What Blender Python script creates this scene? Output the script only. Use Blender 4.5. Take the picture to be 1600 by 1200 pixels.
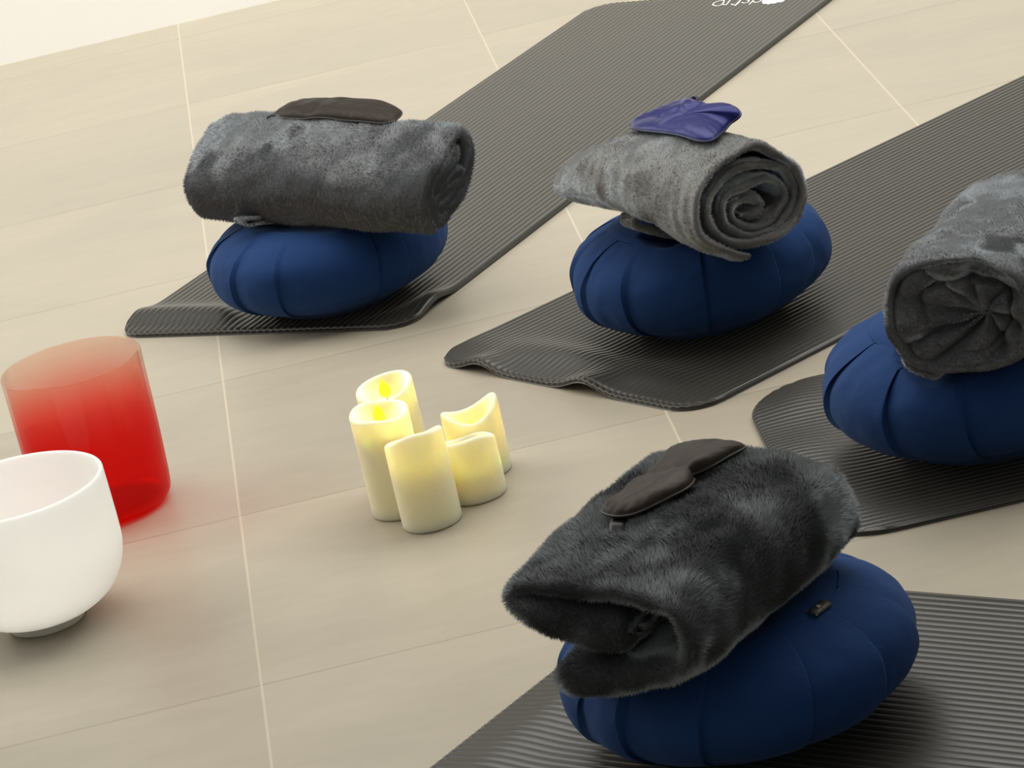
import bpy, math
import numpy as np
from mathutils import Matrix, Vector
for _o in list(bpy.data.objects):
    bpy.data.objects.remove(_o)
SC = bpy.context.scene
COL = SC.collection
PI = math.pi

# ------------------------------------------------------------------ camera
cam_d = bpy.data.cameras.new('camera')
cam = bpy.data.objects.new('camera', cam_d)
COL.objects.link(cam)
SC.camera = cam
F_PX, H_PX, ROLL, YAW, CAM_Z = 5691.0, 1952.4, 0.22196, -0.043475, 1.702
cam_d.sensor_fit = 'HORIZONTAL'
cam_d.sensor_width = 36.0
cam_d.lens = 36.0 * F_PX / 1600.0
cam_d.clip_start, cam_d.clip_end = 0.1, 100
_p = math.atan2(H_PX, F_PX)
_fw = Vector((-math.sin(YAW) * math.cos(_p), math.cos(YAW) * math.cos(_p), -math.sin(_p)))
_r0 = Vector((math.cos(YAW), math.sin(YAW), 0))
_u0 = _r0.cross(_fw)
_R = math.cos(ROLL) * _r0 - math.sin(ROLL) * _u0
_U = math.sin(ROLL) * _r0 + math.cos(ROLL) * _u0
cam.matrix_world = Matrix(((_R.x, _U.x, -_fw.x, 0), (_R.y, _U.y, -_fw.y, 0), (_R.z, _U.z, -_fw.z, CAM_Z), (0, 0, 0, 1)))

# ------------------------------------------------------------------ light
SC.view_settings.view_transform = 'Standard'
SC.view_settings.look = 'None'
SC.view_settings.gamma = 1.0
SC.view_settings.exposure = 0.0
SC.view_settings.use_curve_mapping = False
world = bpy.data.worlds.new('world')
SC.world = world
world.use_nodes = True
_bg = world.node_tree.nodes['Background']
_bg.inputs[0].default_value = (1.0, 0.975, 0.92, 1)
_bg.inputs[1].default_value = 0.25


def area(name, loc, target, sx, sy, power, color=(1, 0.97, 0.91)):
    d = bpy.data.lights.new(name, 'AREA')
    d.shape = 'RECTANGLE'
    d.size, d.size_y = sx, sy
    d.energy = power
    d.color = color
    o = bpy.data.objects.new(name, d)
    COL.objects.link(o)
    o.location = loc
    o.rotation_euler = (Vector(target) - Vector(loc)).to_track_quat('-Z', 'Y').to_euler()
    return o


area('window_light', (-2.6, 6.6, 2.2), (0.3, 4.7, 0.0), 2.6, 2.0, 75)
area('ceiling_light', (1.3, 5.9, 2.95), (1.3, 5.9, 0.0), 4.5, 3.0, 158)
_w = area('wall_fill', (0.0, 6.9, 2.6), (0.0, 7.83, 0.30), 5.0, 0.25, 6.2, (1, 0.99, 0.95))  # unseen lamp, added only to brighten the back wall
_w.data.spread = math.radians(60)


# ------------------------------------------------------------------ helpers
def hash3(ix, iy, iz, seed):
    n = (ix * 374761393 + iy * 668265263 + iz * 2147483647 + seed * 974711) & 0xFFFFFFFF
    n = ((n ^ (n >> 13)) * 1274126177) & 0xFFFFFFFF
    n = (n ^ (n >> 16)) & 0xFFFFFFFF
    return n.astype(np.float64) / 4294967295.0 * 2 - 1


def vnoise(p, scale, seed=0):
    """value noise in [-1, 1] at points p (N, 3); scale = feature size in metres"""
    q = np.asarray(p, float) / scale + 1000.0
    i = np.floor(q).astype(np.int64)
    f = q - i
    f = f * f * f * (f * (f * 6 - 15) + 10)
    r = 0
    for dx in (0, 1):
        for dy in (0, 1):
            for dz in (0, 1):
                w = (f[:, 0] if dx else 1 - f[:, 0]) * (f[:, 1] if dy else 1 - f[:, 1]) * (f[:, 2] if dz else 1 - f[:, 2])
                r = r + w * hash3(i[:, 0] + dx, i[:, 1] + dy, i[:, 2] + dz, seed)
    return r


def sstep(a, b, x):
    t = np.clip((np.asarray(x, float) - a) / (b - a), 0, 1)
    return t * t * (3 - 2 * t)


def mesh_obj(name, V, Fc, mat, parent=None, smooth=True, tri=None, normals=None):
    """V (N,3) world coordinates, Fc list/array of quads, tri array of triangles"""
    me = bpy.data.meshes.new(name)
    V = np.asarray(V, np.float32)
    Fq = np.asarray(Fc, np.int32).reshape(-1, 4) if Fc is not None and len(Fc) else np.zeros((0, 4), np.int32)
    Ft = np.asarray(tri, np.int32).reshape(-1, 3) if tri is not None and len(tri) else np.zeros((0, 3), np.int32)
    nl = Fq.size + Ft.size
    me.vertices.add(len(V))
    me.vertices.foreach_set('co', V.ravel())
    me.loops.add(nl)
    me.loops.foreach_set('vertex_index', np.concatenate([Fq.ravel(), Ft.ravel()]))
    npol = len(Fq) + len(Ft)
    me.polygons.add(npol)
    st = np.concatenate([np.arange(len(Fq)) * 4, Fq.size + np.arange(len(Ft)) * 3]).astype(np.int32)
    me.polygons.foreach_set('loop_start', st)
    me.polygons.foreach_set('use_smooth', np.full(npol, bool(smooth)))
    me.update(calc_edges=True)
    me.validate()
    if normals is not None:
        me.normals_split_custom_set_from_vertices(np.asarray(normals, np.float32))
    if mat is not None:
        me.materials.append(mat)
    o = bpy.data.objects.new(name, me)
    COL.objects.link(o)
    if parent is not None:
        o.parent = parent
        o.matrix_parent_inverse = parent.matrix_world.inverted()
    return o


def thing(name, loc, label, cat, group=None):
    o = bpy.data.objects.new(name, None)
    COL.objects.link(o)
    o.location = loc
    o.empty_display_size = 0.05
    o.matrix_world = Matrix.Translation(loc)
    return tag(o, label, cat, group)


def tag(o, label, cat, group=None):
    o['label'] = label
    o['category'] = cat
    if group:
        o['group'] = group
    return o


def grid_quads(n, m, wrap_n=False, wrap_m=False, base=0):
    i = np.arange(n if wrap_n else n - 1)
    j = np.arange(m if wrap_m else m - 1)
    I, J = np.meshgrid(i, j, indexing='ij')
    I2, J2 = (I + 1) % n, (J + 1) % m
    return (np.stack([I * m + J, I * m + J2, I2 * m + J2, I2 * m + J], -1).reshape(-1, 4) + base)


def catmull(pts, n):
    """resample an open polyline (k, d) through a Catmull-Rom spline to n points of even arc length"""
    P = np.asarray(pts, float)
    P = np.vstack([2 * P[0] - P[1], P, 2 * P[-1] - P[-2]])
    out = []
    for k in range(1, len(P) - 2):
        t = np.linspace(0, 1, 24, endpoint=False)[:, None]
        a, b, c, d = P[k - 1], P[k], P[k + 1], P[k + 2]
        out.append(0.5 * (2 * b + (c - a) * t + (2 * a - 5 * b + 4 * c - d) * t ** 2 + (3 * b - a - 3 * c + d) * t ** 3))
    out.append(P[-2][None])
    Q = np.vstack(out)
    s = np.concatenate([[0], np.cumsum(np.linalg.norm(np.diff(Q[:, :2], axis=0), axis=1))])
    u = np.linspace(0, s[-1], n)
    return np.stack([np.interp(u, s, Q[:, k]) for k in range(Q.shape[1])], 1)


def closed_spline(pts, n):
    P = np.asarray(pts, float)
    k = len(P)
    out = []
    for i in range(k):
        t = np.linspace(0, 1, 20, endpoint=False)[:, None]
        a, b, c, d = P[i - 1], P[i], P[(i + 1) % k], P[(i + 2) % k]
        out.append(0.5 * (2 * b + (c - a) * t + (2 * a - 5 * b + 4 * c - d) * t ** 2 + (3 * b - a - 3 * c + d) * t ** 3))
    Q = np.vstack(out + [P[:1]])
    s = np.concatenate([[0], np.cumsum(np.linalg.norm(np.diff(Q, axis=0), axis=1))])
    u = np.linspace(0, s[-1], n, endpoint=False)
    return np.stack([np.interp(u, s, Q[:, j]) for j in range(Q.shape[1])], 1)


def tube(path, r, k=8, closed=False):
    """round tube along path (n,3); r scalar or (n,)"""
    P = np.asarray(path, float)
    n = len(P)
    r = np.broadcast_to(np.asarray(r, float), (n,))
    if closed:
        T = np.roll(P, -1, 0) - np.roll(P, 1, 0)
    else:
        T = np.gradient(P, axis=0)
    T /= np.linalg.norm(T, axis=1)[:, None] + 1e-12
    ref = np.array([0.0, 0.0, 1.0])
    S = np.cross(T, ref)
    bad = np.linalg.norm(S, axis=1) < 0.05
    S[bad] = np.cross(T[bad], [1.0, 0, 0])
    S /= np.linalg.norm(S, axis=1)[:, None]
    B = np.cross(S, T)
    a = np.linspace(0, 2 * PI, k, endpoint=False)
    V = P[:, None] + r[:, None, None] * (np.cos(a)[None, :, None] * S[:, None] + np.sin(a)[None, :, None] * B[:, None])
    return V.reshape(-1, 3), grid_quads(n, k, wrap_n=closed, wrap_m=True)


def join(parts):
    Vs, Fs, b = [], [], 0
    for V, Fq in parts:
        Vs.append(np.asarray(V, float))
        Fs.append(np.asarray(Fq) + b)
        b += len(V)
    return np.vstack(Vs), np.vstack(Fs)


def outward(V, Fq):
    """make the quads wind so that the closed surface faces out"""
    a, b, c, d = (V[Fq[:, k]] for k in range(4))
    vol = np.sum(np.cross(b - a, c - a) * (a + b + c), 1).sum() + np.sum(np.cross(c - a, d - a) * (a + c + d), 1).sum()
    return Fq if vol > 0 else Fq[:, ::-1]


def vert_normals(V, Fq):
    a, b, c, d = (V[Fq[:, k]] for k in range(4))
    fn = np.cross(c - a, d - b)
    N = np.zeros_like(V)
    for k in range(4):
        np.add.at(N, Fq[:, k], fn)
    return N / (np.linalg.norm(N, axis=1)[:, None] + 1e-12)


# ------------------------------------------------------------------ materials
class NT:
    def __init__(s, name):
        s.m = bpy.data.materials.new(name)
        s.m.use_nodes = True
        s.t = s.m.node_tree
        s.t.nodes.clear()
        s.out = s.t.nodes.new('ShaderNodeOutputMaterial')

    def n(s, kind, **kw):
        x = s.t.nodes.new('ShaderNode' + kind)
        for k, v in kw.items():
            if hasattr(x, k) and k not in x.inputs:
                setattr(x, k, v)
            else:
                x.inputs[k].default_value = v
        return x

    def l(s, a, b):
        s.t.links.new(a, b)

    def math(s, op, a, b=None, c=None):
        x = s.t.nodes.new('ShaderNodeMath')
        x.operation = op
        for i, v in enumerate((a, b, c)):
            if v is None:
                continue
            if isinstance(v, (int, float)):
                x.inputs[i].default_value = v
            else:
                s.l(v, x.inputs[i])
        return x.outputs[0]

    def mix(s, fac, a, b, blend='MIX'):
        x = s.t.nodes.new('ShaderNodeMix')
        x.data_type = 'RGBA'
        x.blend_type = blend
        for sock, v in ((x.inputs[0], fac), (x.inputs[6], a), (x.inputs[7], b)):
            if isinstance(v, (int, float)):
                sock.default_value = v
            elif isinstance(v, tuple):
                sock.default_value = v if len(v) == 4 else v + (1,)
            else:
                s.l(v, sock)
        return x.outputs[2]


def c4(r, g, b):
    """sRGB 0-255 to linear rgba"""
    f = lambda v: (v / 255 / 12.92) if v <= 10.31475 else ((v / 255 + 0.055) / 1.055) ** 2.4
    return (f(r), f(g), f(b), 1)


def set_in(node, **kw):
    for k, v in kw.items():
        node.inputs[k.replace('_', ' ')].default_value = v


TILE, GX, GY = 0.6, -0.1984, 4.0841


def mat_floor():
    t = NT('floor_tile')
    geo = t.n('NewGeometry')
    sep = t.n('SeparateXYZ')
    t.l(geo.outputs['Position'], sep.inputs[0])
    X, Y = sep.outputs[0], sep.outputs[1]
    fx = t.math('DIVIDE', t.math('SUBTRACT', X, GX - 30 * TILE), TILE)
    fy = t.math('DIVIDE', t.math('SUBTRACT', Y, GY - 30 * TILE), TILE)
    dx = t.math('ABSOLUTE', t.math('SUBTRACT', t.math('FRACT', t.math('ADD', fx, 0.5)), 0.5))
    dy = t.math('ABSOLUTE', t.math('SUBTRACT', t.math('FRACT', t.math('ADD', fy, 0.5)), 0.5))
    cx = t.math('FLOOR', fx)
    cy = t.math('FLOOR', fy)
    cell = t.n('CombineXYZ')
    t.l(cx, cell.inputs[0])
    t.l(cy, cell.inputs[1])
    wn = t.n('TexWhiteNoise', noise_dimensions='3D')
    t.l(cell.outputs[0], wn.inputs['Vector'])
    # cloudy concrete print, streaked along the tile rows
    off = t.n('VectorMath', operation='SCALE')
    t.l(wn.outputs['Color'], off.inputs[0])
    off.inputs['Scale'].default_value = 7.0
    add = t.n('VectorMath', operation='ADD')
    t.l(geo.outputs['Position'], add.inputs[0])
    t.l(off.outputs[0], add.inputs[1])
    mp = t.n('Mapping')
    mp.inputs['Scale'].default_value = (1.6, 3.6, 1)
    t.l(add.outputs[0], mp.inputs[0])
    n1 = t.n('TexNoise', Scale=1.0, Detail=7.0, Roughness=0.62, Distortion=0.3)
    t.l(mp.outputs[0], n1.inputs['Vector'])
    mp2 = t.n('Mapping')
    mp2.inputs['Scale'].default_value = (12, 36, 1)
    t.l(add.outputs[0], mp2.inputs[0])
    n2 = t.n('TexNoise', Scale=1.0, Detail=5.0, Roughness=0.6)
    t.l(mp2.outputs[0], n2.inputs['Vector'])
    r1 = t.n('MapRange')
    set_in(r1, From_Min=0.3, From_Max=0.7)
    t.l(n1.outputs['Fac'], r1.inputs[0])
    col = t.mix(r1.outputs[0], c4(167, 159, 143), c4(178, 170, 152))
    r2 = t.n('MapRange')
    set_in(r2, From_Min=0.3, From_Max=0.7, To_Min=0.97, To_Max=1.03)
    t.l(n2.outputs['Fac'], r2.inputs[0])
    sc = t.n('VectorMath', operation='SCALE')
    t.l(col, sc.inputs[0])
    t.l(r2.outputs[0], sc.inputs['Scale'])
    # tile-to-tile tone
    r3 = t.n('MapRange')
    set_in(r3, To_Min=0.97, To_Max=1.03)
    t.l(wn.outputs['Value'], r3.inputs[0])
    sc2 = t.n('VectorMath', operation='SCALE')
    t.l(sc.outputs[0], sc2.inputs[0])
    t.l(r3.outputs[0], sc2.inputs['Scale'])
    # joints: wide pale grout along columns, hairline along rows
    gcol = t.n('MapRange')
    set_in(gcol, From_Min=0.0012 / TILE, From_Max=0.0021 / TILE, To_Min=1.0, To_Max=0.0)
    t.l(dx, gcol.inputs[0])
    grow = t.n('MapRange')
    set_in(grow, From_Min=0.0003 / TILE, From_Max=0.0022 / TILE, To_Min=0.55, To_Max=0.0)
    t.l(dy, grow.inputs[0])
    c1 = t.mix(grow.outputs[0], sc2.outputs[0], c4(120, 110, 94))
    c2 = t.mix(t.math('MULTIPLY', gcol.outputs[0], 0.45), c1, c4(218, 206, 184))
    b = t.n('BsdfPrincipled')
    t.l(c2, b.inputs['Base Color'])
    set_in(b, Roughness=0.38)
    b.inputs['Specular IOR Level'].default_value = 0.42
    rr = t.n('MapRange')
    set_in(rr, To_Min=0.34, To_Max=0.46)
    t.l(n1.outputs['Fac'], rr.inputs[0])
    t.l(rr.outputs[0], b.inputs['Roughness'])
    bp = t.n('Bump', Strength=0.15, Distance=0.002)
    hgt = t.math('SUBTRACT', t.math('MULTIPLY', n2.outputs['Fac'], 0.25), t.math('ADD', gcol.outputs[0], grow.outputs[0]))
    t.l(hgt, bp.inputs['Height'])
    t.l(bp.outputs[0], b.inputs['Normal'])
    t.l(b.outputs[0], t.out.inputs[0])
    return t.m


def mat_wall():
    t = NT('wall_paint')
    nz = t.n('TexNoise', Scale=90.0, Detail=3.0)
    bp = t.n('Bump', Strength=0.05, Distance=0.002)
    t.l(nz.outputs['Fac'], bp.inputs['Height'])
    b = t.n('BsdfPrincipled')
    b.inputs['Base Color'].default_value = (0.92, 0.915, 0.88, 1)
    set_in(b, Roughness=0.7)
    t.l(bp.outputs[0], b.inputs['Normal'])
    t.l(b.outputs[0], t.out.inputs[0])
    return t.m


def mat_foam():
    t = NT('mat_foam')
    tc = t.n('TexCoord')
    n1 = t.n('TexNoise', Scale=260.0, Detail=3.0, Roughness=0.6)
    t.l(tc.outputs['Object'], n1.inputs['Vector'])
    n2 = t.n('TexNoise', Scale=7.0, Detail=4.0)
    t.l(tc.outputs['Object'], n2.inputs['Vector'])
    col = t.mix(n2.outputs['Fac'], c4(45, 44, 39), c4(53, 51, 46))
    b = t.n('BsdfPrincipled')
    t.l(col, b.inputs['Base Color'])
    set_in(b, Roughness=0.35)
    b.inputs['Specular IOR Level'].default_value = 0.5
    b.inputs['Sheen Weight'].default_value = 0.4
    b.inputs['Sheen Roughness'].default_value = 0.25
    b.inputs['Sheen Tint'].default_value = (1.0, 0.99, 0.9, 1)
    bp = t.n('Bump', Strength=0.08, Distance=0.0006)
    t.l(n1.outputs['Fac'], bp.inputs['Height'])
    t.l(bp.outputs[0], b.inputs['Normal'])
    t.l(b.outputs[0], t.out.inputs[0])
    return t.m


def mat_cotton():
    t = NT('navy_cotton')
    tc = t.n('TexCoord')
    w1 = t.n('TexNoise', Scale=900.0, Detail=2.0)
    t.l(tc.outputs['Object'], w1.inputs['Vector'])
    n2 = t.n('TexNoise', Scale=9.0, Detail=5.0, Roughness=0.6)
    t.l(tc.outputs['Object'], n2.inputs['Vector'])
    col = t.mix(n2.outputs['Fac'], c4(22, 50, 96), c4(29, 60, 109))
    b = t.n('BsdfPrincipled')
    t.l(col, b.inputs['Base Color'])
    set_in(b, Roughness=0.85)
    b.inputs['Specular IOR Level'].default_value = 0.15
    b.inputs['Sheen Weight'].default_value = 0.12
    b.inputs['Sheen Roughness'].default_value = 0.45
    b.inputs['Sheen Tint'].default_value = (0.4, 0.6, 1.0, 1)
    h = t.math('ADD', t.math('MULTIPLY', w1.outputs['Fac'], 0.0006), t.math('MULTIPLY', n2.outputs['Fac'], 0.006))
    bp = t.n('Bump', Strength=0.6, Distance=1.0)
    t.l(h, bp.inputs['Height'])
    t.l(bp.outputs[0], b.inputs['Normal'])
    t.l(b.outputs[0], t.out.inputs[0])
    return t.m


def mat_plush(name, dark, light, sheen=0.6):
    t = NT(name)
    tc = t.n('TexCoord')
    n1 = t.n('TexNoise', Scale=420.0, Detail=2.0)
    t.l(tc.outputs['Object'], n1.inputs['Vector'])
    col = t.mix(n1.outputs['Fac'], dark, light)
    b = t.n('BsdfPrincipled')
    t.l(col, b.inputs['Base Color'])
    set_in(b, Roughness=0.75)
    b.inputs['Specular IOR Level'].default_value = 0.25
    b.inputs['Sheen Weight'].default_value = sheen
    b.inputs['Sheen Roughness'].default_value = 0.32
    b.inputs['Sheen Tint'].default_value = (0.86, 0.94, 1.0, 1)
    t.l(b.outputs[0], t.out.inputs[0])
    return t.m


def mat_satin(name, col, rough=0.36, spec=0.5, aniso=0.3, stint=(1, 1, 1, 1)):
    t = NT(name)
    tc = t.n('TexCoord')
    n1 = t.n('TexNoise', Scale=28.0, Detail=3.0, Roughness=0.5)
    t.l(tc.outputs['Object'], n1.inputs['Vector'])
    b = t.n('BsdfPrincipled')
    b.inputs['Base Color'].default_value = col
    set_in(b, Roughness=rough, Anisotropic=aniso)
    b.inputs['Specular IOR Level'].default_value = spec
    b.inputs['Specular Tint'].default_value = stint
    bp = t.n('Bump', Strength=0.5, Distance=0.004)
    t.l(n1.outputs['Fac'], bp.inputs['Height'])
    t.l(bp.outputs[0], b.inputs['Normal'])
    t.l(b.outputs[0], t.out.inputs[0])
    return t.m


def mat_plain(name, col, rough=0.6, emit=None, strength=0.0):
    t = NT(name)
    nz = t.n('TexNoise', Scale=150.0, Detail=2.0)
    b = t.n('BsdfPrincipled')
    t.l(t.mix(nz.outputs['Fac'], tuple(v * 0.94 for v in col[:3]) + (1,), col), b.inputs['Base Color'])
    set_in(b, Roughness=rough)
    if emit:
        b.inputs['Emission Color'].default_value = emit
        b.inputs['Emission Strength'].default_value = strength
    t.l(b.outputs[0], t.out.inputs[0])
    return t.m


def mat_wax():
    t = NT('candle_wax')
    tc = t.n('TexCoord')
    n1 = t.n('TexNoise', Scale=22.0, Detail=4.0)
    t.l(tc.outputs['Object'], n1.inputs['Vector'])
    b = t.n('BsdfPrincipled')
    t.l(t.mix(n1.outputs['Fac'], c4(249, 239, 200), c4(252, 245, 214)), b.inputs['Base Color'])
    set_in(b, Roughness=0.45)
    b.inputs['Subsurface Weight'].default_value = 1.0
    b.inputs['Subsurface Radius'].default_value = (1.0, 0.82, 0.5)
    b.inputs['Subsurface Scale'].default_value = 0.03
    b.inputs['Specular IOR Level'].default_value = 0.3
    bp = t.n('Bump', Strength=0.25, Distance=0.003)
    t.l(n1.outputs['Fac'], bp.inputs['Height'])
    t.l(bp.outputs[0], b.inputs['Normal'])
    t.l(b.outputs[0], t.out.inputs[0])
    return t.m


def mat_red_crystal():
    """tinted crystal wall: coloured transmission, fresnel gloss and a frosted body that is paler at the rim"""
    t = NT('red_crystal')
    tc = t.n('TexCoord')
    sep = t.n('SeparateXYZ')
    t.l(tc.outputs['Object'], sep.inputs[0])
    r = t.n('MapRange', interpolation_type='SMOOTHSTEP')
    set_in(r, From_Min=0.07, From_Max=0.228)
    t.l(sep.outputs[2], r.inputs[0])
    tint = t.mix(r.outputs[0], (0.95, 0.10, 0.075, 1), (0.985, 0.88, 0.82, 1))
    tr = t.n('BsdfTransparent')
    t.l(tint, tr.inputs[0])
    body = t.mix(r.outputs[0], (0.85, 0.006, 0.004, 1), (0.92, 0.50, 0.40, 1))
    df = t.n('BsdfTranslucent')
    t.l(body, df.inputs[0])
    dd = t.n('BsdfDiffuse')
    t.l(body, dd.inputs[0])
    mb = t.n('MixShader')
    mb.inputs[0].default_value = 0.25
    t.l(df.outputs[0], mb.inputs[1])
    t.l(dd.outputs[0], mb.inputs[2])
    m1 = t.n('MixShader')
    m1.inputs[0].default_value = 0.07
    t.l(tr.outputs[0], m1.inputs[1])
    t.l(mb.outputs[0], m1.inputs[2])
    gl = t.n('BsdfGlossy')
    gl.inputs['Roughness'].default_value = 0.06
    lw = t.n('LayerWeight', Blend=0.5)
    fr = t.math('ADD', 0.018, t.math('MULTIPLY', 0.5, t.math('POWER', lw.outputs['Facing'], 5.0)))
    m2 = t.n('MixShader')
    t.l(fr, m2.inputs[0])
    t.l(m1.outputs[0], m2.inputs[1])
    t.l(gl.outputs[0], m2.inputs[2])
    t.l(m2.outputs[0], t.out.inputs[0])
    return t.m


def mat_frosted():
    t = NT('frosted_quartz')
    nz = t.n('TexNoise', Scale=300.0, Detail=2.0)
    b = t.n('BsdfPrincipled')
    b.inputs['Base Color'].default_value = (0.98, 0.972, 0.925, 1)
    set_in(b, Roughness=0.6)
    b.inputs['Subsurface Weight'].default_value = 1.0
    b.inputs['Subsurface Radius'].default_value = (1, 0.96, 0.88)
    b.inputs['Subsurface Scale'].default_value = 0.05
    b.inputs['Specular IOR Level'].default_value = 0.25
    bp = t.n('Bump', Strength=0.05, Distance=0.001)
    t.l(nz.outputs['Fac'], bp.inputs['Height'])
    t.l(bp.outputs[0], b.inputs['Normal'])
    t.l(b.outputs[0], t.out.inputs[0])
    return t.m


M_FLOOR, M_WALL, M_FOAM, M_NAVY = mat_floor(), mat_wall(), mat_foam(), mat_cotton()
M_PLUSH = mat_plush('charcoal_plush', (0.040, 0.042, 0.045, 1), (0.085, 0.089, 0.094, 1))
M_PLUSH_LIT = mat_plush('charcoal_plush_lit', (0.10, 0.104, 0.109, 1), (0.23, 0.238, 0.248, 1), 0.8)  # charcoal plush again, stronger top light put into its paler colour
M_PLUSH_L = mat_plush('grey_plush', (0.13, 0.13, 0.125, 1), (0.24, 0.24, 0.231, 1), 0.9)
M_SATIN_B = mat_satin('black_satin', (0.022, 0.017, 0.014, 1), 0.5, 0.25, 0.3, (0.85, 0.72, 0.62, 1))
M_SATIN_N = mat_satin('navy_satin', (0.016, 0.018, 0.105, 1), 0.36, 0.5, 0.3, (0.30, 0.34, 0.95, 1))
M_TRIM = mat_plain('black_trim', (0.012, 0.011, 0.011, 1), 0.5)
M_TRIM_N = mat_plain('navy_trim', (0.014, 0.015, 0.06, 1), 0.4)
M_WAX = mat_wax()
M_FLAME = mat_plain('flame_plastic', (0.9, 0.75, 0.05, 1), 0.4, (1.0, 0.86, 0.0, 1), 1.1)
M_RED, M_WHITE = mat_red_crystal(), mat_frosted()
M_FOOT = mat_plain('quartz_foot', (0.95, 0.95, 0.86, 1), 0.6)
M_PRINT = mat_plain('white_print', (0.85, 0.87, 0.85, 1), 0.5)
M_LABEL = mat_plain('label_cloth', (0.012, 0.010, 0.008, 1), 0.6)
M_THREAD = mat_plain('label_thread', (0.55, 0.52, 0.42, 1), 0.7)

# ------------------------------------------------------------------ setting
WALL_Y = 7.833
o = mesh_obj('floor', [(-5, -1.5, 0), (6, -1.5, 0), (6, WALL_Y + 0.1, 0), (-5, WALL_Y + 0.1, 0),
                       (-5, -1.5, -0.05), (6, -1.5, -0.05), (6, WALL_Y + 0.1, -0.05), (-5, WALL_Y + 0.1, -0.05)],
             [(0, 1, 2, 3), (7, 6, 5, 4), (0, 4, 5, 1), (1, 5, 6, 2), (2, 6, 7, 3), (3, 7, 4, 0)], M_FLOOR, smooth=False)
o['kind'] = 'structure'
y0, y1 = WALL_Y, WALL_Y + 0.1
o = mesh_obj('wall_back', [(-5, y0, 0), (6, y0, 0), (6, y0, 0.95), (-5, y0, 0.95), (-5, y1, 0), (6, y1, 0), (6, y1, 0.95), (-5, y1, 0.95)],
             [(0, 1, 2, 3), (5, 4, 7, 6), (1, 5, 6, 2), (4, 0, 3, 7), (3, 2, 6, 7), (4, 5, 1, 0)], M_WALL, smooth=False)
o['kind'] = 'structure'


# ------------------------------------------------------------------ yoga mats
MAT_T = 0.009
RIB = 0.0125


def yoga_mat(origin, ang, width, length, bumps, rc=0.05, nu=150, rest=None):
    """origin = ideal right corner of the near short edge; d runs along the mat, w to its left.
    bumps: (u, v, su, sv, height) soft lifts of the foam where it does not lie flat"""
    d = np.array([math.cos(ang), math.sin(ang), 0])
    w = np.array([-d[1], d[0], 0])
    nv = int(width / RIB) * 8 + 1
    v = np.linspace(0, width, nv)
    # u is stretched per column so that the rounded corners follow the outline
    edge = np.minimum(v, width - v)
    inset = np.where(edge < rc, rc - np.sqrt(np.clip(rc ** 2 - (rc - edge) ** 2, 0, None)), 0)
    su = np.concatenate([np.linspace(0, 0.18, 50, endpoint=False), np.linspace(0.18, 1, nu - 50)])
    Uu = inset[None] + su[:, None] * (length - 2 * inset[None])
    Vv = np.broadcast_to(v[None], Uu.shape)
    z = np.zeros_like(Uu)
    for (bu, bv, s1, s2, h) in bumps:
        z += h * np.exp(-((Uu - bu) / s1) ** 2 - ((Vv - bv) / s2) ** 2)
    z = np.maximum(z, 0)
    if rest is not None:
        dist = np.hypot(origin[0] + Uu * d[0] + Vv * w[0] - rest[0], origin[1] + Uu * d[1] + Vv * w[1] - rest[1])
        z = z * sstep(0.145, 0.20, dist)
    rib = 0.0010 * (0.5 + 0.5 * np.cos(2 * PI * Vv / RIB)) ** 2.5
    e = np.minimum(np.minimum(Uu - inset[None], length - inset[None] - Uu), edge[None])
    rnd = 0.0025 * (1 - np.sqrt(np.clip(1 - (1 - np.clip(e / 0.0025, 0, 1)) ** 2, 0, 1)))
    base = np.array([origin[0], origin[1], 0])
    top = base + Uu[..., None] * d + Vv[..., None] * w
    top[..., 2] = z + MAT_T - rib - rnd
    bot = base + Uu[..., None] * d + Vv[..., None] * w
    bot[..., 2] = z + 0.0004
    n, m = Uu.shape
    Ft = grid_quads(n, m)[:, ::-1]
    Fb = grid_quads(n, m)[:, ::-1][:, ::-1] + n * m
    idx = np.arange(n * m).reshape(n, m)
    ring = np.concatenate([idx[0, :], idx[1:, -1], idx[-1, -2::-1], idx[-2:0:-1, 0]])
    r2 = np.roll(ring, -1)
    Fs = np.stack([ring, r2, r2 + n * m, ring + n * m], 1)[:, ::-1]
    return np.vstack([top.reshape(-1, 3), bot.reshape(-1, 3)]), np.vstack([Ft, Fb, Fs]), d, w, base


def mat_origin(right_pt, front_pt, ang):
    d = np.array([math.cos(ang), math.sin(ang)])
    w = np.array([-d[1], d[0]])
    return np.array(right_pt) @ w * w + np.array(front_pt) @ d * d


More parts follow.
